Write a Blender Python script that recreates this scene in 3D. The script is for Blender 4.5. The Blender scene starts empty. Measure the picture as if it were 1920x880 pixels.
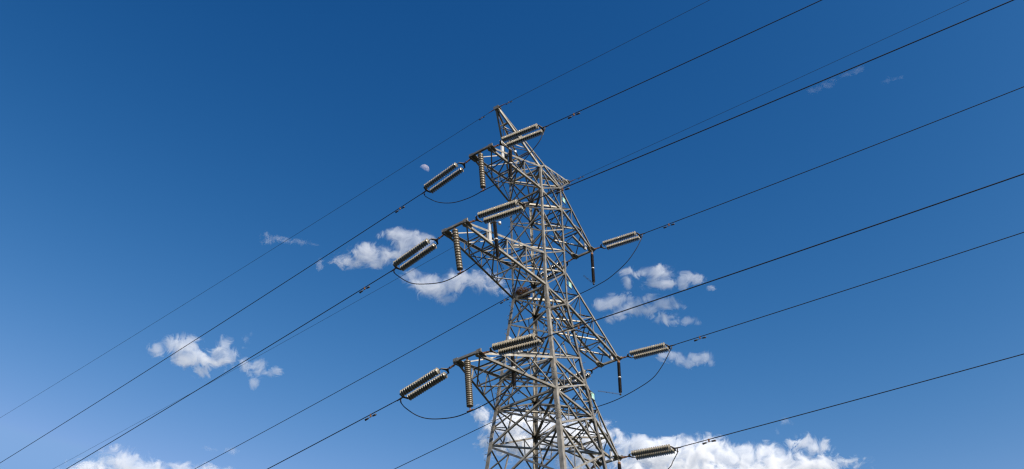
import bpy, bmesh, math, random
from mathutils import Vector, Matrix
V = Vector
scene = bpy.context.scene
col = scene.collection

# ------------------------------------------------------------------ camera
CAM = V((-29.4377, -18.2758, 1.639))
RIGHT = V((0.56929184, -0.82200375, -0.0147184))
UP = V((-0.52759961, -0.37901033, 0.76025641))
FWD = V((0.63051205, 0.42504236, 0.64945635))
cam_data = bpy.data.cameras.new("camera")
cam_data.sensor_width = 36.0
cam_data.lens = 1664.957 / 1920.0 * 36.0
cam_data.clip_start = 0.2
cam_data.clip_end = 60000.0
cam = bpy.data.objects.new("camera", cam_data)
m = Matrix((RIGHT, UP, -FWD)).transposed().to_4x4()
m.translation = CAM
cam.matrix_world = m
col.objects.link(cam)
scene.camera = cam

# ------------------------------------------------------------------ light
SUN = V((-0.225, -0.795, 0.563)).normalized()
SUN_EL = math.asin(SUN.z)
SUN_AZ = math.atan2(SUN.x, SUN.y)          # clockwise from +Y
world = bpy.data.worlds.new("World")
scene.world = world
world.use_nodes = True
wn, wl = world.node_tree.nodes, world.node_tree.links
wn.clear()
wout = wn.new("ShaderNodeOutputWorld")
wbg = wn.new("ShaderNodeBackground")
sky = wn.new("ShaderNodeTexSky")
sky.sky_type = 'NISHITA'
sky.sun_disc = False
sky.sun_elevation = SUN_EL
sky.sun_rotation = SUN_AZ
sky.altitude = 0.0
sky.air_density = 1.0
sky.dust_density = 0.5
sky.ozone_density = 3.0
wbg.inputs["Strength"].default_value = 0.0635
# deepen the sky: each channel keeps the sky model's shape with more contrast
sep = wn.new("ShaderNodeSeparateColor")
cmb = wn.new("ShaderNodeCombineColor")
wl.new(sky.outputs[0], sep.inputs[0])
for ch, (ref, val, pw) in enumerate(((1.0, 0.775, 3.85), (1.0, 0.74, 2.0), (1.0, 0.93, 1.45))):
    dv = wn.new("ShaderNodeMath"); dv.operation = 'DIVIDE'; dv.inputs[1].default_value = ref
    po = wn.new("ShaderNodeMath"); po.operation = 'POWER'; po.inputs[1].default_value = pw
    mu = wn.new("ShaderNodeMath"); mu.operation = 'MULTIPLY'; mu.inputs[1].default_value = val
    mi = wn.new("ShaderNodeMath"); mi.operation = 'MINIMUM'; mi.inputs[1].default_value = (2.15, 3.9, 7.1)[ch]
    wl.new(sep.outputs[ch], dv.inputs[0]); wl.new(dv.outputs[0], po.inputs[0])
    wl.new(po.outputs[0], mu.inputs[0]); wl.new(mu.outputs[0], mi.inputs[0])
    wl.new(mi.outputs[0], cmb.inputs[ch])
wl.new(cmb.outputs[0], wbg.inputs["Color"])
wl.new(wbg.outputs[0], wout.inputs[0])

sun_data = bpy.data.lights.new("sun", 'SUN')
sun_data.energy = 5.0
sun_data.angle = math.radians(0.5)
sun_data.color = (1.0, 0.92, 0.80)
sun = bpy.data.objects.new("sun", sun_data)
sun.rotation_euler = SUN.to_track_quat('Z', 'Y').to_euler()
sun.location = (0, 0, 120)
col.objects.link(sun)

scene.render.engine = 'CYCLES'
scene.view_settings.view_transform = 'Standard'
scene.view_settings.look = 'None'
scene.view_settings.exposure = 0.7
scene.view_settings.gamma = 1.0
scene.view_settings.use_curve_mapping = False
cy = scene.cycles
cy.use_denoising = True
cy.denoiser = 'OPENIMAGEDENOISE'
cy.denoising_input_passes = 'RGB_ALBEDO_NORMAL'
cy.denoising_prefilter = 'NONE'
cy.max_bounces = 14
cy.diffuse_bounces = 1
cy.glossy_bounces = 2
cy.volume_bounces = 12
cy.transparent_max_bounces = 12
cy.filter_width = 1.3


# ------------------------------------------------------------------ materials
def mat_nodes(name):
    mt = bpy.data.materials.new(name)
    mt.use_nodes = True
    return mt, mt.node_tree.nodes, mt.node_tree.links


def surface(name, dark, light, rough=0.6, metal=0.0, scale=6.0, detail=6.0, third=None, third_at=0.68, bump=0.0, spec=0.5, stretch=(1, 1, 1), vary=0.0):
    """Two-tone weathered surface in object space, with an optional patchy third tone (rust, dirt)."""
    mt, n, l = mat_nodes(name)
    b = n["Principled BSDF"]
    tc = n.new("ShaderNodeTexCoord")
    mp = n.new("ShaderNodeMapping")
    mp.inputs["Scale"].default_value = stretch
    l.new(tc.outputs["Object"], mp.inputs["Vector"])
    nz = n.new("ShaderNodeTexNoise")
    nz.inputs["Scale"].default_value = scale
    nz.inputs["Detail"].default_value = detail
    nz.inputs["Roughness"].default_value = 0.65
    l.new(mp.outputs[0], nz.inputs["Vector"])
    r = n.new("ShaderNodeValToRGB")
    r.color_ramp.elements[0].position = 0.32
    r.color_ramp.elements[1].position = 0.68
    r.color_ramp.elements[0].color = (*dark, 1)
    r.color_ramp.elements[1].color = (*light, 1)
    l.new(nz.outputs["Fac"], r.inputs["Fac"])
    out = r.outputs["Color"]
    if third:
        n2 = n.new("ShaderNodeTexNoise")
        n2.inputs["Scale"].default_value = scale * 0.37
        n2.inputs["Detail"].default_value = 8
        n2.inputs["Roughness"].default_value = 0.7
        l.new(mp.outputs[0], n2.inputs["Vector"])
        mr = n.new("ShaderNodeMapRange")
        mr.inputs["From Min"].default_value = third_at - 0.05
        mr.inputs["From Max"].default_value = third_at + 0.05
        l.new(n2.outputs["Fac"], mr.inputs["Value"])
        mx = n.new("ShaderNodeMix")
        mx.data_type = 'RGBA'
        l.new(mr.outputs[0], mx.inputs["Factor"])
        l.new(out, mx.inputs["A"])
        mx.inputs["B"].default_value = (*third, 1)
        out = mx.outputs["Result"]
    if vary:                                   # every member weathers a little differently
        oi = n.new("ShaderNodeObjectInfo")
        vr = n.new("ShaderNodeMapRange")
        vr.inputs["To Min"].default_value = 1.0 - vary
        vr.inputs["To Max"].default_value = 1.0 + vary * 0.6
        l.new(oi.outputs["Random"], vr.inputs["Value"])
        sc_ = n.new("ShaderNodeVectorMath"); sc_.operation = 'SCALE'
        l.new(out, sc_.inputs[0]); l.new(vr.outputs[0], sc_.inputs["Scale"])
        out = sc_.outputs[0]
    l.new(out, b.inputs["Base Color"])
    b.inputs["Roughness"].default_value = rough
    b.inputs["Metallic"].default_value = metal
    b.inputs["Specular IOR Level"].default_value = spec
    if bump:
        bp = n.new("ShaderNodeBump")
        bp.inputs["Strength"].default_value = bump
        bp.inputs["Distance"].default_value = 0.01
        l.new(nz.outputs["Fac"], bp.inputs["Height"])
        l.new(bp.outputs[0], b.inputs["Normal"])
    return mt


STEEL = surface("galvanised_steel", (0.130, 0.117, 0.097), (0.325, 0.297, 0.250), rough=0.55, metal=0.2, scale=3.0, third=(0.14, 0.095, 0.055), third_at=0.64, vary=0.42)
ZINC = surface("bright_zinc", (0.50, 0.49, 0.47), (0.60, 0.59, 0.57), rough=0.4, metal=0.3, scale=5.0)
RUST = surface("rusty_fitting", (0.10, 0.045, 0.022), (0.26, 0.115, 0.045), rough=0.85, scale=14.0)
DARKMETAL = surface("dark_fitting", (0.035, 0.028, 0.024), (0.075, 0.06, 0.05), rough=0.6, metal=0.2, scale=20.0)
CREAM = surface("cream_porcelain", (0.155, 0.135, 0.098), (0.265, 0.235, 0.178), rough=0.18, scale=9.0, third=(0.10, 0.08, 0.055), third_at=0.62, spec=0.7)
KHAKI = surface("khaki_porcelain", (0.080, 0.062, 0.037), (0.130, 0.103, 0.064), rough=0.4, scale=9.0)
POLYMER = surface("brown_polymer", (0.012, 0.007, 0.005), (0.026, 0.015, 0.010), rough=0.5, scale=8.0)
WIRE = surface("weathered_aluminium_strand", (0.016, 0.014, 0.013), (0.034, 0.031, 0.028), rough=0.6, metal=0.3, scale=2.0)
EARTH = surface("weathered_steel_strand", (0.025, 0.026, 0.028), (0.050, 0.050, 0.050), rough=0.6, metal=0.3, scale=2.0)
TWIG = surface("dry_twigs", (0.05, 0.025, 0.012), (0.19, 0.10, 0.05), rough=0.9, scale=5.0)
PLATE = surface("mint_enamel", (0.16, 0.40, 0.30), (0.38, 0.52, 0.46), rough=0.35, scale=4.0, detail=1.0)


# ------------------------------------------------------------------ mesh helpers
class MB:
    def __init__(self):
        self.v, self.f, self.sm = [], [], []

    def add(self, vs, fs, smooth=False):
        o = len(self.v)
        self.v += [tuple(x) for x in vs]
        for f in fs:
            self.f.append([i + o for i in f])
            self.sm.append(smooth)

    def prism(self, poly, ax_a, ax_b, a, b):
        n = len(poly)
        vs = [a + ax_a * p[0] + ax_b * p[1] for p in poly] + [b + ax_a * p[0] + ax_b * p[1] for p in poly]
        fs = [[i, (i + 1) % n, n + (i + 1) % n, n + i] for i in range(n)]
        fs += [list(range(n))[::-1], list(range(n, 2 * n))]
        self.add(vs, fs)

    def angle(self, a, b, e1, e2, w, t, off=V((0, 0, 0)), centre=True, trim=0.0):
        """Rolled steel angle from a to b: one leg along e1, the other along e2."""
        a, b = V(a), V(b)
        d = (b - a).normalized()
        a = a + d * trim + off
        b = b - d * trim + off
        e1 = V(e1); e1 = (e1 - d * e1.dot(d)).normalized()
        e2 = V(e2); e2 = (e2 - d * e2.dot(d)); e2 = (e2 - e1 * e2.dot(e1)).normalized()
        if centre:
            a = a - e1 * w * 0.5; b = b - e1 * w * 0.5
        self.prism([(0, 0), (w, 0), (w, t), (t, t), (t, w), (0, w)], e1, e2, a, b)

    def box(self, c, ax, ay, az, sx, sy, sz):
        c = V(c)
        self.prism([(-sx / 2, -sy / 2), (sx / 2, -sy / 2), (sx / 2, sy / 2), (-sx / 2, sy / 2)], V(ax), V(ay), c - V(az) * sz / 2, c + V(az) * sz / 2)

    def plate(self, pts, nrm, t):
        nrm = V(nrm).normalized()
        pts = [V(p) for p in pts]
        n = len(pts)
        vs = [p + nrm * t / 2 for p in pts] + [p - nrm * t / 2 for p in pts]
        fs = [[i, (i + 1) % n, n + (i + 1) % n, n + i] for i in range(n)] + [list(range(n))[::-1], list(range(n, 2 * n))]
        self.add(vs, fs)

    def tube(self, path, r, n=8, caps=True):
        path = [V(p) for p in path]
        rs = r if isinstance(r, (list, tuple)) else [r] * len(path)
        vs, fs = [], []
        u = None
        for i, p in enumerate(path):
            d = (path[min(i + 1, len(path) - 1)] - path[max(i - 1, 0)]).normalized()
            if u is None:
                u = d.orthogonal().normalized()
            u = (u - d * u.dot(d)).normalized()
            w = d.cross(u)
            for k in range(n):
                a = 2 * math.pi * k / n
                vs.append(p + (u * math.cos(a) + w * math.sin(a)) * rs[i])
        for i in range(len(path) - 1):
            for k in range(n):
                fs.append([i * n + k, i * n + (k + 1) % n, (i + 1) * n + (k + 1) % n, (i + 1) * n + k])
        self.add(vs, fs, True)
        if caps:
            o = len(path) - 1
            self.add(vs[:n], [list(range(n))[::-1]])
            self.add(vs[o * n:], [list(range(n))])

    def lathe(self, a, d, prof, n=20, smooth=True):
        """prof: list of (distance along d, radius)"""
        a, d = V(a), V(d).normalized()
        u = d.orthogonal().normalized(); w = d.cross(u)
        vs, fs = [], []
        for s, r in prof:
            for k in range(n):
                t = 2 * math.pi * k / n
                vs.append(a + d * s + (u * math.cos(t) + w * math.sin(t)) * r)
        for i in range(len(prof) - 1):
            for k in range(n):
                fs.append([i * n + k, i * n + (k + 1) % n, (i + 1) * n + (k + 1) % n, (i + 1) * n + k])
        fs.append(list(range(n))[::-1])
        fs.append(list(range((len(prof) - 1) * n, len(prof) * n)))
        self.add(vs, fs, smooth)

    def build(self, name, mat, parent=None, loc=None):
        me = bpy.data.meshes.new(name)
        me.from_pydata(self.v, [], self.f)
        me.polygons.foreach_set("use_smooth", self.sm)
        me.materials.append(mat)
        bm = bmesh.new(); bm.from_mesh(me)
        bmesh.ops.recalc_face_normals(bm, faces=bm.faces)
        bm.to_mesh(me); bm.free()
        me.update()
        o = bpy.data.objects.new(name, me)
        col.objects.link(o)
        if parent is not None:
            o.parent = parent
        if loc is not None:
            o.location = loc
        return o


def tag(o, label, cat, group=None, kind=None):
    o["label"] = label
    o["category"] = cat
    if group:
        o["group"] = group
    if kind:
        o["kind"] = kind
    return o


def structure(o):
    o["kind"] = "structure"
    return o


def empty(name, loc=(0, 0, 0)):
    o = bpy.data.objects.new(name, None)
    o.empty_display_size = 0.3
    o.location = loc
    col.objects.link(o)
    return o


def copy_tree(src):
    r = src.copy(); col.objects.link(r)
    for ch in src.children:
        c = ch.copy(); col.objects.link(c); c.parent = r
        for g in ch.children:
            d = g.copy(); col.objects.link(d); d.parent = c
    return r


def frame_along(origin, d, up=V((0, 0, 1)), sx=1.0):
    """Matrix whose X axis runs along d and whose Z axis stays as upright as it can."""
    x = d.normalized()
    y = up.cross(x).normalized()
    z = x.cross(y)
    mm = Matrix((x * sx, y, z)).transposed().to_4x4()
    mm.translation = origin
    return mm


# ------------------------------------------------------------------ ground
def ground():
    N = 60
    mb = MB()
    R = [0, 30, 80, 200, 500, 1200, 3000, 8000, 20000]
    vs = [V((0, 0, 0))]
    fs = []
    for r in R[1:]:
        for k in range(N):
            a = 2 * math.pi * k / N
            vs.append(V((r * math.cos(a), r * math.sin(a), 0)))
    for k in range(N):
        fs.append([0, 1 + k, 1 + (k + 1) % N])
    for i in range(len(R) - 2):
        for k in range(N):
            fs.append([1 + i * N + k, 1 + (i + 1) * N + k, 1 + (i + 1) * N + (k + 1) % N, 1 + i * N + (k + 1) % N])
    mb.add(vs, fs)
    g = surface("dark_grassland", (0.014, 0.019, 0.008), (0.030, 0.032, 0.014), rough=0.95, scale=0.15, detail=10, third=(0.035, 0.028, 0.018), third_at=0.6)
    return structure(mb.build("ground", g))


ground()

# ------------------------------------------------------------------ the pylon
H = 34.7                                     # height of the top cross-arms' upper chords
LEVELS = [0.0, -1.55, -2.98, -4.45, -5.83, -7.73, -9.25, -10.77, -12.18, -13.82, -15.58, -17.95, -21.2, -26.2, -34.7]
ARM_LEVELS = [0.0, -1.55, -5.83, -7.73, -12.18, -13.82]
CORNERS = [(-1, -1), (-1, 1), (1, 1), (1, -1)]


def half(z):
    if z > -7.73:
        return 0.995 - 0.035 * (z / -7.73)
    return 0.96 + 0.102 * (-7.73 - z)


def node(c, z, out=0.0):
    h = half(z) + out
    return V((c[0] * h, c[1] * h, H + z))


pylon = empty("lattice_pylon", (0, 0, 0))
tag(pylon, "tall galvanised steel lattice pylon with six cross-arms and two earth wire peaks", "pylon")


def bolt_heads(mb, pts, nrm, r=0.017, h=0.02):
    nrm = V(nrm).normalized()
    for p in pts:
        mb.lathe(V(p), nrm, [(0, r), (h, r)], n=6, smooth=False)


# legs: heavy angles, corner outwards, kinked at the waist
for c in CORNERS:
    mb = MB()
    ex, ey = V((-c[0], 0, 0)), V((0, -c[1], 0))
    for z0, z1, w in ((0.05, -7.73, 0.11), (-7.73, -12.18, 0.15), (-12.18, -15.58, 0.17), (-15.58, -34.7, 0.19)):
        mb.angle(node(c, z0, 0.012), node(c, z1, 0.012), ex, ey, w, 0.016, centre=False)
    # splice covers with rows of bolts
    for zs in (-8.9, -13.0, -15.0):
        a, b = node(c, zs + 0.35, 0.024), node(c, zs - 0.35, 0.024)
        w = 0.17
        for e, o in ((ex, ey), (ey, ex)):
            u = (b - a).normalized()
            mb.plate([a + e * 0.015, a + e * w, b + e * w, b + e * 0.015], -o, 0.012)
            pts = [a + u * s + e * q - o * 0.006 for s in (0.06, 0.14, 0.22, 0.30, 0.41, 0.49, 0.57, 0.65) for q in (0.055, 0.125)]
            bolt_heads(mb, pts, -o)
    leg = mb.build("leg", STEEL, pylon)
    if c in ((1, -1), (-1, 1)):
        bolts = []
        for dd, oo in ((ex, -ey), (ey, -ex)):
            sb = MB()
            sb.tube([V((0, 0, 0)), oo * 0.17, oo * 0.172 + V((0, 0, 0.03))], 0.010, 6)
            bolts.append(sb)
        first = [None, None]
        for i in range(46):
            p = node(c, -0.3 - 0.40 * i, 0.012) + (ex if i % 2 else ey) * 0.05
            k = 0 if i % 2 else 1
            if first[k] is None:
                first[k] = bolts[k].build("step_bolt", STEEL, leg, p)
            else:
                o = first[k].copy(); col.objects.link(o); o.parent = leg; o.location = p

FACES = [(CORNERS[0], CORNERS[1], V((-1, 0, 0))), (CORNERS[1], CORNERS[2], V((0, 1, 0))),
         (CORNERS[2], CORNERS[3], V((1, 0, 0))), (CORNERS[3], CORNERS[0], V((0, -1, 0)))]


def brace(name, a, b, n, w, t, side, trim=0.05, parent=pylon, e1=None, drop=0.0):
    """A bracing angle lying in the plane with outward normal n; side +1 turns its standing leg outwards."""
    mb = MB()
    a, b = V(a), V(b)
    d = (b - a).normalized()
    u = n.cross(d).normalized() if e1 is None else e1
    if u.z < 0:
        u = -u
    off = n * (0.0 if side > 0 else -(t + 0.004)) + n * drop
    mb.angle(a, b, u, n * side, w, t, off=off, trim=trim)
    return mb.build(name, STEEL, parent)


for i in range(len(LEVELS) - 1):
    z0, z1 = LEVELS[i], LEVELS[i + 1]
    wb = 0.060 if i < 5 else (0.068 if i < 9 else 0.080)
    for c0, c1, n in FACES:
        name = "diagonal_brace" if i < 11 else "lower_diagonal_brace"
        a, b = node(c0, z0), node(c1, z1)
        c_, d_ = node(c0, z1), node(c1, z0)
        brace(name, a, b, n, wb, 0.008, -1, drop=0.012)
        brace(name, c_, d_, n, wb, 0.008, -1)
        if z0 in ARM_LEVELS:
            brace("horizontal_brace", node(c0, z0), node(c1, z0), n, 0.09, 0.009, -1, drop=-0.024)
        if 5 <= i <= 10:                      # secondary bracing of the big lower panels
            for ca, cb in ((c0, c1), (c1, c0)):
                ta, tb = node(ca, z0), node(cb, z1)
                la, lb = node(ca, z1), node(cb, z0)
                k = 0.27
                P1, P2 = ta.lerp(tb, k), la.lerp(lb, k)
                brace("secondary_brace", P1, P2, n, 0.05, 0.006, -1, trim=0.03, drop=-0.02)
                if i > 7:
                    M = node(ca, (z0 + z1) / 2)
                    brace("secondary_brace", P1, M, n, 0.05, 0.006, -1, trim=0.03, drop=-0.028)
                    brace("secondary_brace", P2, M, n, 0.05, 0.006, -1, trim=0.03, drop=-0.036)

# plan bracing at the cross-arm levels
for z in (-1.55, -7.73, -13.82):
    for k, (c0, c1) in enumerate(((CORNERS[0], CORNERS[2]), (CORNERS[1], CORNERS[3]))):
        mb = MB()
        a, b = node(c0, z), node(c1, z)
        d = (b - a).normalized()
        mb.angle(a, b, V((0, 0, 1)).cross(d), V((0, 0, 1 if k else -1)), 0.10, 0.009, off=V((0, 0, 0.012 if k else -0.006)), trim=0.08)
        mb.build("plan_brace", STEEL, pylon)
for z in (0.0, -4.45, -5.83, -10.77, -12.18, -15.58):
    for k, (c0, c1) in enumerate(((CORNERS[0], CORNERS[2]), (CORNERS[1], CORNERS[3]))):
        mb = MB()
        a, b = node(c0, z), node(c1, z)
        mb.angle(a, b, V((0, 0, 1)).cross((b - a).normalized()), V((0, 0, 1 if k else -1)), 0.07, 0.008, off=V((0, 0, 0.012 if k else -0.006)), trim=0.08)
        mb.build("plan_brace", STEEL, pylon)

# gusset plates where the arms meet the legs
for z in ARM_LEVELS:
    for c in CORNERS:
        mb = MB()
        p = node(c, z)
        for e, o in ((V((-c[0], 0, 0)), V((0, -c[1], 0))), (V((0, -c[1], 0)), V((-c[0], 0, 0)))):
            q = p + o * 0.019
            s = 0.30 if z < -7 else 0.25
            zz = V((0, 0, 1))
            mb.plate([q + zz * s * 0.55, q + e * s * 0.55 + zz * s * 0.75, q + e * s + zz * s * 0.2, q + e * s - zz * s * 0.25, q + e * s * 0.5 - zz * s * 0.8, q - zz * s * 0.6], o, 0.010)
            pts = [q + e * s * x + zz * s * y - o * 0.006 for x, y in ((0.45, 0.4), (0.3, 0.15), (0.6, 0.1), (0.75, -0.05), (0.4, -0.3), (0.3, -0.5))]
            bolt_heads(mb, pts, -o, r=0.014)
        mb.build("gusset_plate", STEEL, pylon)

# cross-arms: level -> (reach, half tip width, tip z, root upper z, root lower z, side panels, plan panels)
ARMS = {'upper': (4.829, 0.565, -1.577, 0.0, -1.55, 3, 2),
        'middle': (6.646, 0.56, -7.781, -5.83, -7.73, 4, 3),
        'lower': (5.568, 0.55, -13.864, -12.18, -13.82, 3, 2)}


def cross_arm(sx, lev):
    reach, hw, zt, zu, zl, ns, npl = ARMS[lev]
    tips, ups, lows = [], [], []
    for sy in (-1, 1):
        tips.append(V((sx * reach, sy * hw, H + zt)))
        ups.append(node((sx, sy), zu))
        lows.append(node((sx, sy), zl))
    out = V((sx, 0, 0))
    mb = MB()                                  # tip plates, end beam
    for k, sy in enumerate((-1, 1)):
        t = tips[k]
        y = V((0, sy, 0))
        mb.plate([t + out * 0.16 - V((0, 0, .02)), t + out * 0.10 + y * 0.17, t - out * 0.30 + y * 0.12, t - out * 0.38 - y * 0.10, t - out * 0.05 - y * 0.24, t + out * 0.15 - y * 0.16], V((0, 0, 1)), 0.022)
        mb.plate([t + out * 0.13 + V((0, 0, .10)), t + out * 0.13 - V((0, 0, .10)), t - out * 0.28 - V((0, 0, .14)), t - out * 0.40 + V((0, 0, .02)), t - out * 0.34 + V((0, 0, .16))], y, 0.02)
        mb.box(t + out * 0.12 + V((0, 0, 0.085)) + y * 0.03, out, y, V((0, 0, 1)), 0.06, 0.22, 0.14)
    a, b = tips[0] + out * 0.10 + V((0, 0, 0.06)), tips[1] + out * 0.10 + V((0, 0, 0.06))
    mb.box((a + b) / 2, out, V((0, 0, 1)), V((0, 1, 0)), 0.11, 0.10, (b - a).length - 0.02)
    arm = mb.build("cross_arm", STEEL, pylon)
    wc = 0.100 if lev != 'middle' else 0.110
    up = V((0, 0, 1))
    for k, sy in enumerate((-1, 1)):
        y = V((0, sy, 0))
        m1 = MB(); m1.angle(tips[k] + up * 0.035, ups[k], -up, -y, wc, 0.010, off=y * 0.012, centre=True, trim=0.05)
        m1.build("upper_chord", STEEL, arm)
        m2 = MB(); m2.angle(tips[k] - up * 0.035, lows[k], up, -y, wc, 0.010, off=y * 0.012, centre=True, trim=0.05)
        m2.build("lower_chord", STEEL, arm)

    def bar(a, b, n, w=0.046, drop=-0.012, side=-1):
        brace("lacing_bar", a, b, n, w, 0.006, side, trim=0.045, parent=arm, drop=drop)

    for k, sy in enumerate((-1, 1)):
        y = V((0, sy, 0))
        U = [tips[k].lerp(ups[k], i / ns) for i in range(ns + 1)]
        L = [tips[k].lerp(lows[k], i / ns) for i in range(ns + 1)]
        for i in range(1, ns):
            bar(U[i], L[i], y, 0.045)
            bar(U[i], L[i + 1], y, 0.048, drop=-0.022)
    # underside lattice
    Lr = [tips[0].lerp(lows[0], i / npl) for i in range(npl + 1)]
    Ll = [tips[1].lerp(lows[1], i / npl) for i in range(npl + 1)]
    dn = V((0, 0, -1))
    for i in range(npl):
        bar(Lr[i], Ll[i + 1], dn, 0.062, drop=-0.002)
    for i in range(1, npl):
        bar(Ll[i], Lr[i + 1], dn, 0.062, drop=-0.016)
    for i in range(1, npl):
        bar(Lr[i], Ll[i], dn, 0.050, drop=-0.030)
    # upper side lattice
    Ur = [tips[0].lerp(ups[0], i / ns) for i in range(ns + 1)]
    Ul = [tips[1].lerp(ups[1], i / ns) for i in range(ns + 1)]
    for i in range(ns):
        bar(Ul[i], Ur[i + 1], up, 0.055, drop=-0.004)
        if i > 0:
            bar(Ur[i], Ul[i + 1], up, 0.055, drop=-0.018)
            bar(Ur[i], Ul[i], up, 0.048, drop=-0.030)
            L_a = tips[0].lerp(lows[0], i / ns); L_b = tips[1].lerp(lows[1], i / ns)
            bar(Ur[i], L_b, out, 0.045, drop=0.0)
    return arm


for lev in ARMS:
    for sx in (-1, 1):
        cross_arm(sx, lev)

# earth wire peaks and the ridge between them
APEX = [V((0, -0.65, H + 1.11)), V((0, 0.65, H + 1.11))]
for sx in (-1, 1):
    T = V((sx * 3.546, 0, H + 2.919))
    out = V((sx, 0, 0)); up = V((0, 0, 1))
    mb = MB()
    mb.plate([T + out * .10 + V((0, .17, .03)), T + out * .10 + V((0, -.17, .03)), T - out * .12 + V((0, -.19, .0)), T - out * .34 + V((0, -.10, -.05)), T - out * .34 + V((0, .10, -.05)), T - out * .12 + V((0, .19, 0))], V((0.1 * sx, 0, 1)), 0.02)
    mb.plate([T + out * .10 + V((0, .16, .05)), T + out * .10 - V((0, .16, -.05)), T + out * .06 - V((0, .14, .12)), T + out * .06 + V((0, .14, -.12))], out, 0.02)
    peak = mb.build("earth_wire_peak", STEEL, pylon)
    starts = {}
    for sy in (-1, 1):
        y = V((0, sy, 0))
        s = T + y * 0.10
        lo = node((sx, sy), 0.0)
        m1 = MB(); m1.angle(s - up * 0.04, lo, up, -y, 0.095, 0.009, trim=0.03); m1.build("lower_chord", STEEL, peak)
        m2 = MB(); m2.angle(s + up * 0.01, APEX[0 if sy < 0 else 1], -up, -y, 0.095, 0.009, trim=0.02); m2.build("upper_chord", STEEL, peak)
        starts[sy] = (s - up * 0.04, lo, s + up * 0.01, APEX[0 if sy < 0 else 1])
    n = 4
    lerp = lambda a, b, i: a.lerp(b, i / n)
    for sy in (-1, 1):
        a0, a1, b0, b1 = starts[sy]
        y = V((0, sy, 0))
        for i in range(1, n):
            brace("lacing_bar", lerp(a0, a1, i), lerp(b0, b1, i), y, 0.05, 0.006, -1, trim=0.03, parent=peak, drop=-0.012)
            brace("lacing_bar", lerp(b0, b1, i), lerp(a0, a1, i + 1), y, 0.05, 0.006, -1, trim=0.03, parent=peak, drop=-0.02)
    for q in (0, 2):
        ra, rb = starts[-1][q], starts[-1][q + 1]
        la, lb = starts[1][q], starts[1][q + 1]
        nn = V((0, 0, -1 if q == 0 else 1))
        for i in range(1, n):
            brace("lacing_bar", lerp(ra, rb, i), lerp(la, lb, i), nn, 0.05, 0.006, -1, trim=0.03, parent=peak, drop=-0.004)
            if i < n - 0:
                brace("lacing_bar", lerp(la, lb, i), lerp(ra, rb, i + 1), nn, 0.05, 0.006, -1, trim=0.03, parent=peak, drop=-0.014)
for k, sy in enumerate((-1, 1)):
    for sx in (-1, 1):
        brace("ridge_strut", APEX[k], node((sx, sy), 0.0), V((0, sy, 0)), 0.08, 0.008, -1, trim=0.03)
brace("ridge_strut", APEX[0], APEX[1], V((0, 0, 1)), 0.08, 0.008, -1, trim=0.03)

# ------------------------------------------------------------------ wires
WIRES = {
 'E1L': ((-3.546, 0.16, 37.599), 0.069, -0.0120, 2.01e-04),
 'NTL': ((-4.605, 3.809, 32.723), 0.069, -0.0600, 3.32e-04),
 'NML': ((-6.43, 3.683, 26.481), 0.069, -0.0640, 3.01e-04),
 'NBL': ((-5.353, 3.671, 20.377), 0.069, -0.0680, 4.48e-04),
 'E2L': ((3.546, 0.16, 37.599), 0.069, -0.0220, 1.82e-04),
 'GTL': ((5.046, 3.717, 32.723), 0.069, -0.0660, 3.32e-04),
 'GML': ((6.863, 3.703, 26.479), 0.069, -0.0680, 4.06e-04),
 'GBL': ((5.785, 3.690, 20.376), 0.069, -0.0680, 4.30e-04),
 'E1R': ((-3.546, -0.16, 37.599), 0.013, -0.0240, 2.46e-04),
 'NTR': ((-4.789, -3.652, 32.715), 0.013, -0.0560, 4.48e-04),
 'NMR': ((-6.607, -3.594, 26.488), 0.013, -0.0620, 6.05e-04),
 'NBR': ((-5.53, -3.534, 20.455), 0.013, -0.0480, 3.67e-04),
 'E2R': ((3.546, -0.16, 37.599), 0.013, -0.0160, 3.01e-04),
 'GTR': ((4.868, -3.643, 32.768), 0.013, -0.0460, 5.48e-04),
 'GMR': ((6.685, -3.584, 26.583), 0.013, -0.0400, 4.48e-04),
 'GBR': ((5.607, -3.538, 20.478), 0.013, -0.0320, 3.01e-04)}
ARM_OF = {'T': 'upper', 'M': 'middle', 'B': 'lower'}
SIDE_OF = {'N': 'left', 'G': 'right'}


def wire_dir(k):
    psi = WIRES[k][1]
    return V((math.sin(psi), (1 if k[2] == 'L' else -1) * math.cos(psi), 0))


def wire_at(k, s):
    p, psi, mm, c = WIRES[k]
    return V(p) + wire_dir(k) * s + V((0, 0, mm * s + c * s * s))


def span_end(k):
    return 230.0 if k[2] == 'L' else 150.0


for k in WIRES:
    end = span_end(k)
    ss = [0.0]
    while ss[-1] < end:
        ss.append(ss[-1] + (0.5 if ss[-1] < 6 else 2.0))
    o = V(WIRES[k][0])
    mb = MB()
    if k[0] == 'E':
        mb.tube([wire_at(k, s) - o for s in ss], 0.0105, 6)
        w = mb.build("earth_wire", EARTH, None, o)
        f = MB()
        f.tube([wire_at(k, s) - o for s in (0.0, 0.10, 0.22, 0.40)], [0.02, 0.03, 0.022, 0.016], 8)
        f.build("strain_clamp", RUST, w)
        peak_side = "left" if k[1] == '1' else "right"
        if k[2] == 'L':
            lab = f"thin earth wire sloping down leftwards from the {peak_side} peak of the pylon"
        else:
            lab = f"thin earth wire rising up rightwards from the {peak_side} peak of the pylon"
        tag(w, lab, "earth wire", "thin earth wires on the pylon peaks")
    else:
        mb.tube([wire_at(k, s) - o for s in ss], 0.020, 8)
        w = mb.build("conductor_wire", WIRE, None, o)
        way = "sloping down leftwards" if k[2] == 'L' else "rising rightwards"
        tag(w, f"thick dark conductor {way} from the {ARM_OF[k[1]]} {SIDE_OF[k[0]]} cross-arm of the pylon", "power line", "thick dark conductors")

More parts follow.
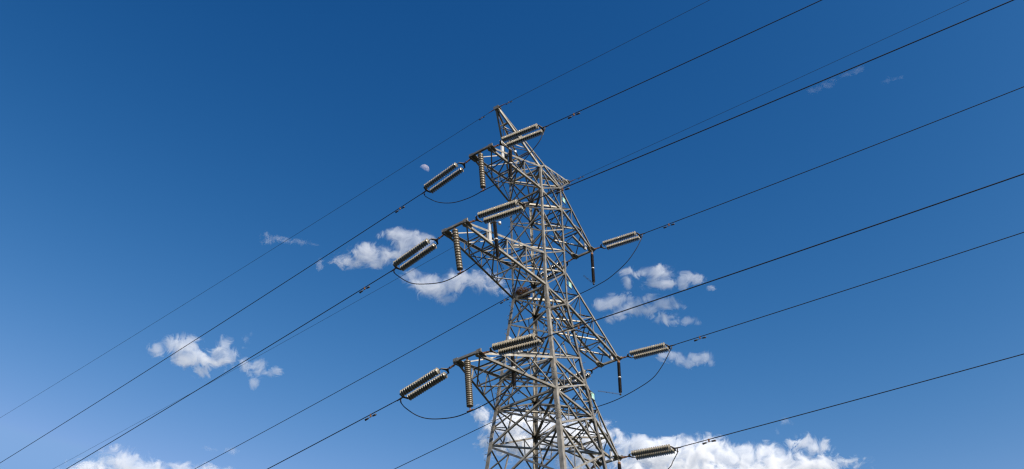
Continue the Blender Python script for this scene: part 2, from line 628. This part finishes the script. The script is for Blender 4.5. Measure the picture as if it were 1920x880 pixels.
# ------------------------------------------------------------------ strain insulators
TIPS = {}
for q, lev in (('T', 'upper'), ('M', 'middle'), ('B', 'lower')):
    reach, hw, zt = ARMS[lev][:3]
    for s, sx in (('N', -1), ('G', 1)):
        for e, sy in (('R', -1), ('L', 1)):
            TIPS[s + q + e] = V((sx * reach, sy * hw, H + zt))

DISC = [(0.000, 0.030), (0.002, 0.046), (0.030, 0.048), (0.036, 0.062), (0.046, 0.100), (0.060, 0.128), (0.070, 0.134), (0.078, 0.130),
        (0.070, 0.112), (0.084, 0.106), (0.070, 0.092), (0.086, 0.082), (0.070, 0.066), (0.088, 0.052), (0.084, 0.022), (0.112, 0.018)]


def disc_string(mb, a, d, count, pitch, prof=DISC, n=22, rs=1.0):
    a, d = V(a), V(d).normalized()
    for i in range(count):
        mb.lathe(a + d * pitch * i, d, [(s * pitch / 0.127, r * rs) for s, r in prof], n)


def strain_insulator():
    """Built along local +X from the arm tip; 3.1 m long to the wire clamp."""
    X = V((1, 0, 0)); Y = V((0, 1, 0)); Z = V((0, 0, 1))
    root = empty("strain_insulator")
    tag(root, "double cream disc insulator", "insulator", "double disc strain insulators")
    mb = MB()                                                        # rusty chain of links
    mb.tube([X * 0.10, X * 0.22], 0.028, 8)
    mb.plate([X * .18 + Z * .05, X * .42 + Z * .035, X * .42 - Z * .035, X * .18 - Z * .05], Y, 0.03)
    mb.tube([X * .38 + Y * .03, X * .52 + Y * .03], 0.016, 6)
    mb.tube([X * .38 - Y * .03, X * .52 - Y * .03], 0.016, 6)
    mb.lathe(X * .40 - Y * .05, Y, [(0, .028), (.10, .028)], 8)
    mb.build("link", RUST, root)
    mb = MB()
    mb.plate([X * .48, X * .56 + Y * .10, X * .66 + Y * .25, X * .70 + Y * .20, X * .64 + Y * .04, X * .64 - Y * .04, X * .70 - Y * .20, X * .66 - Y * .25, X * .56 - Y * .10], Z, 0.03)
    for s in (-1, 1):
        mb.tube([X * .66 + Y * .218 * s, X * .82 + Y * .218 * s], 0.020, 6)
    mb.build("yoke_plate", DARKMETAL, root)
    for s in (-1, 1):
        mb = MB()
        disc_string(mb, X * .80 + Y * .218 * s, X, 18, 0.1138, rs=1.10)
        mb.build("insulator_string", CREAM, root)
    mb = MB()
    for s in (-1, 1):
        mb.tube([X * 2.82 + Y * .218 * s, X * 2.90 + Y * .218 * s], 0.022, 6)
    mb.plate([X * 3.00, X * 2.96 + Y * .12, X * 2.92 + Y * .26, X * 2.86 + Y * .26, X * 2.88 + Y * .06, X * 2.88 - Y * .06, X * 2.86 - Y * .26, X * 2.92 - Y * .26, X * 2.96 - Y * .12], Z, 0.03)
    mb.build("yoke_plate", DARKMETAL, root)
    mb = MB()
    mb.tube([X * 2.96, X * 3.06, X * 3.30], [0.030, 0.036, 0.026], 8)
    mb.tube([X * 3.10 - Z * .02, X * 3.10 - Z * .10, X * 3.08 - Z * .2], [0.030, 0.030, 0.024], 8)
    mb.build("dead_end_clamp", DARKMETAL, root)
    return root


proto = strain_insulator()
order = ['NTL', 'NML', 'NBL', 'NTR', 'NMR', 'NBR', 'GTR', 'GMR', 'GBR', 'GTL', 'GML', 'GBL']
for i, k in enumerate(order):
    o = proto if i == 0 else copy_tree(proto)
    a, b = TIPS[k], V(WIRES[k][0])
    o.matrix_world = frame_along(a, b - a, sx=(b - a).length / 3.1)
    way = "leftwards" if k[2] == 'L' else "rightwards"
    o["label"] = f"double cream disc insulator pulled {way} from the {ARM_OF[k[1]]} {SIDE_OF[k[0]]} cross-arm"

# ------------------------------------------------------------------ jumper loops
JUMP = {
 'NT': [(-4.61, 3.61, 32.26), (-4.63, 2.81, 31.47), (-4.65, 1.84, 30.91), (-4.68, 0.84, 30.67), (-4.7, 0.02, 30.66), (-4.72, -1.01, 30.66), (-4.74, -1.6, 30.76), (-4.75, -2.01, 31.00), (-4.78, -3.2, 31.85), (-4.79, -3.52, 32.34)],
 'NM': [(-6.44, 3.43, 26.02), (-6.46, 2.7, 25.30), (-6.47, 1.95, 24.86), (-6.5, 0.75, 24.42), (-6.52, -0.21, 24.42), (-6.55, -1.21, 24.63), (-6.58, -2.3, 25.04), (-6.6, -3.12, 25.6), (-6.61, -3.56, 26.18)],
 'NB': [(-5.36, 3.36, 19.84), (-5.38, 2.66, 19.24), (-5.4, 1.89, 18.84), (-5.42, 0.8, 18.55), (-5.44, 0.01, 18.52), (-5.46, -0.87, 18.60), (-5.48, -1.7, 18.80), (-5.51, -2.67, 19.31), (-5.52, -3.31, 20.02)],
 'GT': [(4.87, -3.62, 32.60), (4.87, -3.46, 32.33), (4.88, -3.11, 31.89), (4.9, -2.48, 31.35), (4.92, -1.48, 30.87), (4.93, -0.7, 30.70), (4.96, 0.4, 30.62), (4.99, 1.4, 30.70), (5.02, 2.6, 31.30), (5.04, 3.4, 32.15)],
 'GM': [(6.69, -3.51, 26.38), (6.7, -2.86, 25.58), (6.72, -2.1, 25.06), (6.76, -0.48, 24.71), (6.8, 0.85, 24.67), (6.82, 1.75, 24.82), (6.83, 2.51, 25.18), (6.85, 3.29, 25.85)],
 'GB': [(5.61, -3.52, 20.26), (5.61, -3.23, 19.91), (5.62, -2.93, 19.61), (5.66, -1.5, 18.9), (5.70, 0.1, 18.65), (5.74, 1.7, 18.85), (5.77, 2.9, 19.45), (5.78, 3.45, 20.0)]}


def spline(pts, per=6):
    pts = [V(p) for p in pts]
    e = [pts[0] * 2 - pts[1]] + pts + [pts[-1] * 2 - pts[-2]]
    out = []
    for i in range(1, len(e) - 2):
        p0, p1, p2, p3 = e[i - 1:i + 3]
        for j in range(per):
            t = j / per
            out.append(0.5 * ((2 * p1) + (p2 - p0) * t + (2 * p0 - 5 * p1 + 4 * p2 - p3) * t * t + (3 * p1 - p0 - 3 * p2 + p3) * t ** 3))
    out.append(pts[-1])
    return out


for k, pts in JUMP.items():
    a, b = V(WIRES[k + 'L'][0]), V(WIRES[k + 'R'][0])
    da = (a - TIPS[k + 'L']).normalized(); db = (b - TIPS[k + 'R']).normalized()
    a = a - V((0, 0, 0.15)); b = b - V((0, 0, 0.15))
    path = [a] + pts + [b] if k[0] == 'N' else [b] + pts + [a]
    o = V(path[0])
    mb = MB()
    mb.tube([p - o for p in spline(path)], 0.020, 8)
    w = mb.build("jumper_loop", WIRE, None, o)
    tag(w, f"dark jumper loop sagging under the tip of the {ARM_OF[k[1]]} {SIDE_OF[k[0]]} cross-arm", "jumper cable", "jumper loops under the cross-arms")

# ------------------------------------------------------------------ hanging jumper insulators of the left arms
BARREL = [(0.000, 0.060), (0.003, 0.095), (0.010, 0.124), (0.022, 0.131), (0.085, 0.134), (0.104, 0.129), (0.108, 0.100), (0.110, 0.062), (0.127, 0.060)]


def hanging_insulator(k, top, bottom, count, label):
    top, bottom = V(top), V(bottom)
    d = (bottom - top)
    Lh = d.length
    d.normalize()
    root = empty("jumper_insulator", top)
    tag(root, label, "insulator", "khaki insulators hanging from the left cross-arms")
    mb = MB()
    mb.tube([V((0, 0, 0.06)), d * 0.05, d * 0.16], [0.022, 0.03, 0.022], 8)
    mb.plate([d * .02 + V((0, .05, 0)), d * .14 + V((0, .03, 0)), d * .14 - V((0, .03, 0)), d * .02 - V((0, .05, 0))], V((1, 0, 0)), 0.02)
    mb.build("hanger_link", RUST, root)
    mb = MB()
    disc_string(mb, d * 0.15, d, count, (Lh - 0.33) / count, prof=BARREL, n=24)
    mb.build("insulator_string", KHAKI, root)
    mb = MB()
    mb.tube([d * (Lh - 0.20), d * (Lh - 0.08), d * Lh], [0.03, 0.02, 0.035], 8)
    mb.tube([d * Lh + V((0, -0.16, 0.03)), d * Lh, d * Lh + V((0, 0.16, 0.03))], [0.022, 0.04, 0.022], 8)
    mb.build("suspension_clamp", RUST, root)


hanging_insulator('NT', (-4.93, 0.03, H - 1.60), (-4.70, 0.0, 30.66), 14, "khaki barrel insulator hanging from the upper left cross-arm's end beam")
hanging_insulator('NM', (-6.75, 0.01, H - 7.80), (-6.52, -0.20, 24.44), 15, "khaki barrel insulator hanging from the middle left cross-arm's end beam")
hanging_insulator('NB', (-5.67, 0.01, H - 13.88), (-5.44, -0.02, 18.54), 22, "khaki finely ribbed insulator hanging from the lower left cross-arm's end beam")

# ------------------------------------------------------------------ surge arresters
SHED = []
for i in range(15):
    b = 0.0615 * i
    SHED += [(b, 0.045), (b + 0.012, 0.085), (b + 0.020, 0.088), (b + 0.026, 0.050)]


def arrester(top, bottom, rod, label, post=None, near=True):
    top, bottom = V(top), V(bottom)
    d = bottom - top
    Lh = d.length
    d.normalize()
    sc = (Lh - 0.26) / 2 / 0.92
    root = empty("surge_arrester", top)
    tag(root, label, "surge arrester", "dark surge arresters beside the cross-arms")
    for j in range(2):
        mb = MB()
        mb.lathe(d * (0.10 + j * (Lh - 0.10) / 2), d, [(s * sc, r) for s, r in SHED], 16)
        mb.build("polymer_section", POLYMER, root)
    mb = MB()
    mb.lathe(d * (0.10 + (Lh - 0.10) / 2 - 0.075), d, [(0, .045), (.01, .085), (.055, .085), (.065, .045)], 14)
    mb.build("joint_ring", ZINC, root)
    mb = MB()
    mb.lathe(d * (Lh - 0.14), d, [(0, .05), (.02, .06), (.06, .06), (.07, .03), (.16, .03), (.165, .05), (.20, .05)], 12)
    r = V(rod)
    e = d * (Lh + 0.02)
    q = V((0, 0, 1)).cross(r).normalized() * 0.03
    mb.tube([e + q, e + r + q], 0.008, 6)
    mb.tube([e - q, e + r - q], 0.008, 6)
    for t in (0.35, 0.62, 1.0):
        mb.tube([e + r * t + q, e + r * t - q], 0.014, 6)
    mb.build("electrode", EARTH, root)
    mb = MB()                                           # discharge counter on a stub beside the top cap
    mb.lathe(-d * 0.03, d, [(0, .04), (.02, .075), (.12, .075), (.14, .05)], 12)
    if near:
        x = V((0.83, -0.55, 0)).normalized()
        mb.tube([V((0, 0, 0)) + d * .05, x * 0.30 + d * .05], 0.016, 6)
        mb.build("top_cap", DARKMETAL, root)
        mb = MB()
        mb.lathe(x * 0.25 + d * .0, d, [(0, .03), (.01, .07), (.13, .07), (.15, .03)], 12)
        mb.build("discharge_counter", ZINC, root)
    else:
        mb.build("top_cap", RUST, root)
    if post:
        mb = MB()
        (p0, p1) = (V(post[0]) - top, V(post[1]) - top)
        y = V((0, -1, 0)); x = V((1, 0, 0))
        # channel section standing against the arm, flanges towards the line
        mb.prism([(-.10, 0), (.10, 0), (.10, .075), (.088, .075), (.088, .012), (-.088, .012), (-.088, .075), (-.10, .075)], x, -y, p0, p1)
        mb.build("bracket_post", ZINC, root)
        if near:
            mb = MB()
            q0 = p1 - V((0, 0, 0.15))
            e1 = V((0, 0, -0.02))
            mb.box((q0 + e1) / 2, (e1 - q0).normalized(), (e1 - q0).normalized().cross(V((0, 0, 1))).normalized(), V((0, 0, 1)), (e1 - q0).length + 0.1, 0.10, 0.06)
            mb.build("bracket_arm", STEEL, root)
    return root


arrester((-3.60, -0.87, H - 0.85), (-3.65, -0.87, H - 2.86), (0.55, 0.3, 0.12), "dark surge arrester with white collar beside the upper left cross-arm", ((-3.95, -0.66, H - 1.55), (-3.99, -0.66, H - 0.42)))
arrester((-5.02, -0.87, H - 6.61), (-4.74, -0.87, H - 8.62), (0.75, 0.25, 0.05), "dark surge arrester with bright white bracket post beside the middle left cross-arm", ((-5.05, -0.68, H - 7.75), (-5.05, -0.68, H - 6.55)))
arrester((-3.77, -0.87, H - 12.80), (-3.67, -0.87, H - 14.58), (0.6, 0.2, 0.1), "dark surge arrester on the lower left cross-arm, under the cream insulator", ((-3.65, -0.68, H - 13.4), (-3.62, -0.68, H - 12.05)))
arrester((4.72, -0.57, H - 1.92), (4.61, -0.57, H - 4.08), (-0.85, 0.10, 0.06), "dark surge arrester hanging at the upper right cross-arm's tip", None, False)
arrester((6.60, -0.56, H - 7.98), (6.42, -0.56, H - 10.0), (-0.95, 0.75, 0.0), "dark surge arrester with long electrode rod at the middle right cross-arm's tip", None, False)
arrester((5.52, -0.55, H - 14.12), (5.42, -0.55, H - 16.2), (-0.9, 0.3, 0.0), "brown surge arrester at the lower right cross-arm's tip, cut by the frame", None, False)

# mounting stubs on the right arms (part of the pylon)
for (reach, hw, zt) in ((4.829, .565, -1.577), (6.646, .56, -7.781), (5.568, .55, -13.864)):
    mb = MB()
    t = V((reach, -hw, H + zt))
    mb.box(t + V((-0.05, 0.0, -0.22)), V((1, 0, 0)), V((0, 1, 0)), V((0, 0, 1)), 0.05, 0.05, 0.40)
    mb.angle(t + V((-1.75, 0.25, -0.10)), t + V((-0.35, 0.25, -0.12)), V((0, 1, 0)), V((0, 0, 1)), 0.10, 0.009)
    mb.build("arrester_mount", STEEL, pylon)
    mb = MB()
    mb.prism([(-.07, 0), (.07, 0), (.07, .06), (.058, .06), (.058, .012), (-.058, .012), (-.058, .06), (-.07, .06)], V((1, 0, 0)), V((0, 1, 0)), t + V((-0.62, 0.06, -0.35)), t + V((-0.62, 0.06, 0.20)))
    mb.build("mounting_channel", ZINC, pylon)

# ------------------------------------------------------------------ vibration dampers
def vibration_damper():
    root = empty("vibration_damper")
    tag(root, "vibration damper", "vibration damper", "vibration dampers on the wires")
    X = V((1, 0, 0)); Z = V((0, 0, 1))
    mb = MB()
    mb.box(-Z * 0.05, X, V((0, 1, 0)), Z, 0.06, 0.05, 0.15)
    mb.build("clamp", RUST, root)
    mb = MB()
    mb.tube([-X * .26 - Z * .125, -Z * .115, X * .26 - Z * .125], 0.009, 6)
    mb.build("messenger_cable", DARKMETAL, root)
    for s in (-1, 1):
        mb = MB()
        mb.lathe(X * s * 0.12 - Z * .122, X * s + Z * (-0.05), [(0, .022), (.01, .036), (.11, .040), (.19, .046), (.20, .03)], 10)
        mb.build("weight", DARKMETAL, root)
    return root


damper = vibration_damper()
DAMP = {'NTL': 1.69, 'NML': 1.85, 'NBL': 1.73, 'GTL': 1.97, 'GML': 1.80, 'NTR': 1.59, 'NMR': 1.79, 'NBR': 1.51, 'GTR': 1.59, 'GMR': 1.56, 'GBR': 1.55,
        'E1L': 0.86, 'E1R': 0.62, 'E2R': 0.76}
for i, (k, s) in enumerate(DAMP.items()):
    o = damper if i == 0 else copy_tree(damper)
    p = wire_at(k, s)
    d = wire_at(k, s + 0.1) - wire_at(k, s - 0.1)
    o.matrix_world = frame_along(p, d)
    if k[0] == 'E':
        o.matrix_world = o.matrix_world @ Matrix.Scale(0.62, 4)
        pk = "left" if k[1] == '1' else "right"
        o["label"] = f"small damper on the earth wire just {'left' if k[2] == 'L' else 'right'} of the pylon's {pk} peak"
    else:
        o["label"] = f"dumbbell damper on the conductor {'leaving leftwards' if k[2] == 'L' else 'leaving rightwards'} from the {ARM_OF[k[1]]} {SIDE_OF[k[0]]} cross-arm"

# ------------------------------------------------------------------ sign plates on the right-hand leg
def sign_plate(p, label):
    root = empty("sign_plate", p)
    tag(root, label, "sign", "mint enamel plates on the pylon leg")
    X = V((1, 0, 0)); Y = V((0, 1, 0)); Z = V((0, 0, 1))
    mb = MB()
    mb.box(V((0, 0, 0)), X, Y, Z, 0.24, 0.008, 0.30)
    mb.build("plate", PLATE, root)
    for s in (-1, 1):
        b = MB()
        b.box(V((-0.08, 0.012, 0.17 * s)), X, Y, Z, 0.52, 0.03, 0.035)
        b.build("bracket_bar", DARKMETAL, root)


sign_plate((1.24, -1.00, H - 0.74), "mint green plate on the right leg below the upper right cross-arm")
sign_plate((1.27, -0.99, H - 6.42), "pale mint plate on the right leg near the bird nest's height")
sign_plate((1.76, -1.48, H - 12.62), "green plate on the right leg at the lower right cross-arm")

# ------------------------------------------------------------------ bird nest
def bird_nest(c):
    rnd = random.Random(7)
    mb = MB()
    for i in range(520):
        th = rnd.uniform(0, 2 * math.pi)
        rr = 0.36 * math.sqrt(rnd.random()) * (1.0 if rnd.random() < 0.8 else 1.25)
        z = rnd.uniform(-0.20, 0.20) * (1 - 0.5 * rr / 0.45) + 0.08 * rr
        p = V((rr * math.cos(th), rr * math.sin(th), z))
        t = V((-math.sin(th), math.cos(th), 0)) + V((rnd.gauss(0, .5), rnd.gauss(0, .5), rnd.gauss(0, .3)))
        t.normalize()
        ln = rnd.uniform(0.10, 0.30)
        bend = V((rnd.gauss(0, .03), rnd.gauss(0, .03), rnd.gauss(0, .03)))
        r = rnd.uniform(0.004, 0.010)
        mb.tube([p - t * ln / 2, p + bend, p + t * ln / 2], [r, r, r * 0.5], 5)
    o = mb.build("bird_nest", TWIG, None, c)
    tag(o, "brown twig bird nest wedged inside the pylon at the middle left cross-arm's root", "bird nest")


bird_nest((-0.72, 0.52, H - 7.50))
# ------------------------------------------------------------------ moon
def the_moon():
    az, el, dist, rad = math.atan2(0.474906, 0.531599), math.asin(0.701332), 20000.0, 112.0
    c = CAM + V((math.cos(el) * math.cos(az), math.cos(el) * math.sin(az), math.sin(el))) * dist
    mb = MB()
    # the sunlit half only: the night side is as dark as the space behind the blue air
    N, Mr = 48, 20
    u = SUN.orthogonal().normalized(); w = SUN.cross(u)
    vs = [SUN * rad]; fs = []
    for i in range(1, Mr + 1):
        a = math.pi / 2 * i / Mr
        vs += [SUN * rad * math.cos(a) + (u * math.cos(2 * math.pi * k / N) + w * math.sin(2 * math.pi * k / N)) * rad * math.sin(a) for k in range(N)]
    fs += [[0, 1 + k, 1 + (k + 1) % N] for k in range(N)]
    for i in range(Mr - 1):
        fs += [[1 + i * N + k, 1 + (i + 1) * N + k, 1 + (i + 1) * N + (k + 1) % N, 1 + i * N + (k + 1) % N] for k in range(N)]
    mb.add(vs, fs, True)
    mt, n, l = mat_nodes("moon_dust")
    b = n["Principled BSDF"]
    b.inputs["Roughness"].default_value = 1.0
    b.inputs["Specular IOR Level"].default_value = 0.0
    tc = n.new("ShaderNodeTexCoord")
    nz = n.new("ShaderNodeTexNoise"); nz.inputs["Scale"].default_value = 0.016; nz.inputs["Detail"].default_value = 4
    l.new(tc.outputs["Object"], nz.inputs["Vector"])
    r = n.new("ShaderNodeValToRGB")
    r.color_ramp.elements[0].position = 0.38; r.color_ramp.elements[0].color = (0.13, 0.110, 0.095, 1)
    r.color_ramp.elements[1].position = 0.60; r.color_ramp.elements[1].color = (0.245, 0.20, 0.17, 1)
    l.new(nz.outputs["Fac"], r.inputs["Fac"]); l.new(r.outputs[0], b.inputs["Base Color"])
    # the moon stands beyond the lit air: its light adds to the sky in front of it
    tr = n.new("ShaderNodeBsdfTransparent"); ad = n.new("ShaderNodeAddShader")
    l.new(b.outputs[0], ad.inputs[0]); l.new(tr.outputs[0], ad.inputs[1])
    ge = n.new("ShaderNodeNewGeometry"); mx = n.new("ShaderNodeMixShader")
    l.new(ge.outputs["Backfacing"], mx.inputs[0]); l.new(ad.outputs[0], mx.inputs[1]); l.new(tr.outputs[0], mx.inputs[2])
    l.new(mx.outputs[0], n["Material Output"].inputs["Surface"])
    o = mb.build("moon", mt, None, c)
    tag(o, "pale half moon in the blue sky left of the pylon's top", "moon")


the_moon()

# ------------------------------------------------------------------ clouds
D = 1600.0
K = D / 1664.957


def cloud(label, blobs, dens=0.07, rough=5.6, thr=-0.14, soft=0.75, nscale=1.0, seed=0):
    """blobs: (right, up, half width, half height) in angular units of 1/1665 rad about the camera axis."""
    xs = [b[0] for b in blobs]; ys = [b[1] for b in blobs]
    mx, my = (min(xs) + max(xs)) / 2, (min(ys) + max(ys)) / 2
    dirv = (FWD * 1664.957 + RIGHT * (mx - 960) + UP * (440 - my)).normalized()
    centre = CAM + dirv * D
    yv = dirv; xv = dirv.cross(V((0, 0, 1))).normalized(); zv = xv.cross(dirv)
    rot = Matrix((xv, yv, zv)).transposed()
    rnd = random.Random(seed + int(mx))
    bl = []
    bm = bmesh.new()
    for (x, y, rx, ry) in blobs:
        dd = (FWD * 1664.957 + RIGHT * (x - 960) + UP * (440 - y)).normalized()
        p = rot.transposed() @ (CAM + dd * (D / dd.dot(dirv)) - centre)
        rd = math.sqrt(rx * ry) * 0.5
        p.y = rnd.uniform(-0.3, 0.3) * rd * K
        bl.append((p, V((rx, rd, ry)) * K))
        mm = Matrix.Translation(p) @ Matrix.Diagonal((rx * K * 1.5, rd * K * 1.5, ry * K * 1.5, 1))
        bmesh.ops.create_icosphere(bm, subdivisions=3, radius=1.0, matrix=mm)
    me = bpy.data.meshes.new("cloud")
    bm.to_mesh(me); bm.free()
    tmp = bpy.data.objects.new("cloud_envelope", me)
    col.objects.link(tmp)
    md = tmp.modifiers.new("join", 'REMESH'); md.mode = 'VOXEL'
    md.voxel_size = max(1.5, min(b[1].z for b in bl) * 0.35)
    dg = bpy.context.evaluated_depsgraph_get()
    me2 = bpy.data.meshes.new_from_object(tmp.evaluated_get(dg))
    bpy.data.objects.remove(tmp); bpy.data.meshes.remove(me)
    me2.name = "cloud"
    o = bpy.data.objects.new("cloud", me2)
    mt, n, l = mat_nodes("cloud_vapour")
    n.remove(n["Principled BSDF"])
    tc = n.new("ShaderNodeTexCoord")
    # drifting detail: warp the lookup a little
    off = n.new("ShaderNodeVectorMath"); off.operation = 'ADD'
    off.inputs[1].default_value = (rnd.uniform(-500, 500), rnd.uniform(-500, 500), rnd.uniform(-500, 500))
    l.new(tc.outputs["Object"], off.inputs[0])
    nz = n.new("ShaderNodeTexNoise")
    nz.inputs["Scale"].default_value = nscale / 26.0
    nz.inputs["Detail"].default_value = 9
    nz.inputs["Roughness"].default_value = 0.76
    nz.inputs["Distortion"].default_value = 0.9
    l.new(off.outputs[0], nz.inputs["Vector"])
    cur = None
    for p, r in bl:
        s = n.new("ShaderNodeVectorMath"); s.operation = 'SUBTRACT'; s.inputs[1].default_value = p
        l.new(tc.outputs["Object"], s.inputs[0])
        d = n.new("ShaderNodeVectorMath"); d.operation = 'DIVIDE'; d.inputs[1].default_value = r
        l.new(s.outputs[0], d.inputs[0])
        ln = n.new("ShaderNodeVectorMath"); ln.operation = 'LENGTH'
        l.new(d.outputs[0], ln.inputs[0])
        if cur is None:
            cur = ln.outputs["Value"]
        else:
            mn = n.new("ShaderNodeMath"); mn.operation = 'SMOOTH_MIN'; mn.inputs[2].default_value = 0.35
            l.new(cur, mn.inputs[0]); l.new(ln.outputs["Value"], mn.inputs[1])
            cur = mn.outputs[0]
    # field = (1 - dist) + rough * (noise - 0.5)
    a = n.new("ShaderNodeMath"); a.operation = 'MULTIPLY_ADD'; a.inputs[1].default_value = rough; a.inputs[2].default_value = 1.0 - rough * 0.5
    l.new(nz.outputs["Fac"], a.inputs[0])
    f = n.new("ShaderNodeMath"); f.operation = 'SUBTRACT'
    l.new(a.outputs[0], f.inputs[0]); l.new(cur, f.inputs[1])
    mr = n.new("ShaderNodeMapRange"); mr.interpolation_type = 'SMOOTHSTEP'
    mr.inputs["From Min"].default_value = thr; mr.inputs["From Max"].default_value = thr + soft
    mr.inputs["To Max"].default_value = dens
    l.new(f.outputs[0], mr.inputs["Value"])
    vs = n.new("ShaderNodeVolumeScatter")
    vs.inputs["Color"].default_value = (0.985, 0.985, 0.985, 1)
    vs.inputs["Anisotropy"].default_value = 0.0
    l.new(mr.outputs[0], vs.inputs["Density"])
    mr.inputs["To Max"].default_value = dens * 0.85
    l.new(vs.outputs[0], n["Material Output"].inputs["Volume"])
    try:
        mt.cycles.volume_step_rate = 0.07
        mt.cycles.volume_sampling = 'DISTANCE'
    except Exception:
        pass
    me2.materials.clear(); me2.materials.append(mt)
    mw = rot.to_4x4(); mw.translation = centre
    o.matrix_world = mw
    col.objects.link(o)
    return tag(o, label, "cloud", "small white clouds in the blue sky")


cloud("white cloud bank cut by the bottom edge, lowest at the left", [(232, 878, 44, 27), (195, 894, 50, 24), (275, 890, 38, 22), (320, 898, 45, 18), (345, 881, 28, 12), (378, 888, 34, 15), (415, 884, 26, 10), (150, 904, 35, 18)], 0.07)
cloud("thin wisp just right of the bottom left cloud bank", [(398, 842, 18, 6), (436, 846, 16, 7)], 0.03, 4.5, 0.1)
cloud("U-shaped white cloud crossed by a conductor left of the pylon", [(294, 656, 13, 14), (333, 649, 23, 15), (355, 645, 19, 17), (352, 675, 29, 14), (375, 670, 19, 14), (395, 678, 23, 13), (421, 649, 16, 15), (424, 664, 19, 17), (413, 675, 19, 15), (379, 695, 15, 13)], 0.08)
cloud("small ragged cloud just right of the U-shaped cloud", [(465, 681, 15, 9), (478, 689, 19, 15), (483, 699, 13, 11), (503, 700, 17, 9), (519, 697, 10, 9), (478, 718, 9, 10)], 0.06)
cloud("faint wisp above the small ragged cloud", [(460, 637, 11, 11), (468, 626, 8, 7), (456, 652, 9, 4)], 0.025, 4.5, 0.1)
cloud("feathery wisp under the left earth wire", [(516, 446, 26, 9), (537, 450, 20, 8), (557, 453, 22, 7), (499, 453, 11, 8), (588, 459, 12, 4)], 0.03, 5.0, 0.05)
cloud("big white cloud behind the middle left strain insulator", [(651, 490, 27, 13), (684, 477, 29, 18), (705, 485, 33, 15), (731, 479, 29, 19), (735, 442, 23, 11), (759, 442, 25, 13), (783, 447, 25, 13), (759, 464, 31, 15), (791, 458, 13, 13)], 0.06)
cloud("ragged cloud under the middle left jumper loop", [(774, 514, 21, 14), (796, 531, 29, 19), (817, 544, 31, 19), (835, 561, 15, 10), (850, 535, 31, 19), (867, 520, 26, 16), (895, 527, 31, 19), (925, 537, 23, 15), (943, 546, 15, 10)], 0.05)
cloud("tiny puff left of the big cloud behind the insulator", [(600, 498, 7, 11)], 0.05)
cloud("upper of the two white clouds right of the pylon", [(1175, 509, 15, 8), (1200, 513, 21, 9), (1178, 529, 10, 13), (1235, 509, 23, 11), (1243, 517, 21, 13), (1232, 532, 23, 11), (1254, 532, 17, 10), (1283, 523, 21, 11), (1280, 534, 15, 9), (1307, 526, 14, 10), (1332, 541, 8, 5)], 0.07)
cloud("lower white cloud crossed by a conductor right of the pylon", [(1130, 572, 17, 11), (1153, 566, 21, 13), (1169, 560, 18, 11), (1188, 579, 31, 15), (1207, 583, 27, 12), (1212, 560, 19, 8), (1159, 594, 23, 10), (1248, 569, 23, 12), (1264, 574, 19, 8), (1274, 575, 9, 5)], 0.06)
cloud("small puff below the conductor crossing the right clouds", [(1251, 596, 18, 12), (1232, 599, 10, 7), (1262, 604, 12, 7)], 0.06)
cloud("smallest puff at the right end below the crossed cloud", [(1293, 602, 15, 8), (1309, 606, 9, 5)], 0.04)
cloud("ragged cloud by the middle right jumper loop", [(1242, 667, 13, 10), (1264, 669, 15, 10), (1275, 676, 13, 9), (1291, 682, 13, 11), (1296, 669, 9, 8), (1309, 675, 15, 8), (1325, 671, 13, 11), (1334, 682, 7, 10)], 0.06)
cloud("white cloud bank seen through the lattice at the bottom", [(905, 777, 17, 14), (907, 833, 15, 18), (960, 795, 50, 22), (1010, 800, 45, 27), (980, 832, 60, 30), (1060, 822, 50, 32), (1110, 818, 40, 27), (1150, 812, 22, 11), (1090, 865, 45, 25)], 0.11)
cloud("large white cumulus along the bottom edge right of the pylon", [(1180, 838, 28, 17), (1202, 833, 24, 12), (1269, 832, 32, 14), (1236, 858, 80, 26), (1296, 858, 60, 30), (1327, 843, 24, 12), (1344, 858, 40, 22), (1392, 846, 27, 12), (1404, 862, 60, 22), (1444, 846, 16, 9), (1463, 848, 14, 10), (1451, 869, 60, 17), (1509, 831, 25, 14), (1532, 842, 23, 17), (1548, 864, 13, 14), (1518, 872, 36, 16), (1250, 893, 120, 28), (1400, 897, 150, 24)], 0.10)
cloud("thin wisp under the lowest right conductor", [(1475, 791, 15, 8), (1457, 810, 5, 9)], 0.035, 4.5, 0.08)
cloud("faint scattered wisp under the conductor at upper right", [(1522, 171, 10, 6), (1536, 166, 12, 7), (1550, 160, 13, 8), (1563, 150, 11, 7), (1583, 142, 14, 5), (1605, 133, 13, 5)], 0.009, 4.8, 0.0)
cloud("faintest speck of wisp at the far upper right", [(1665, 150, 10, 5), (1678, 148, 9, 4), (1689, 145, 7, 4)], 0.012, 5.0, 0.10)
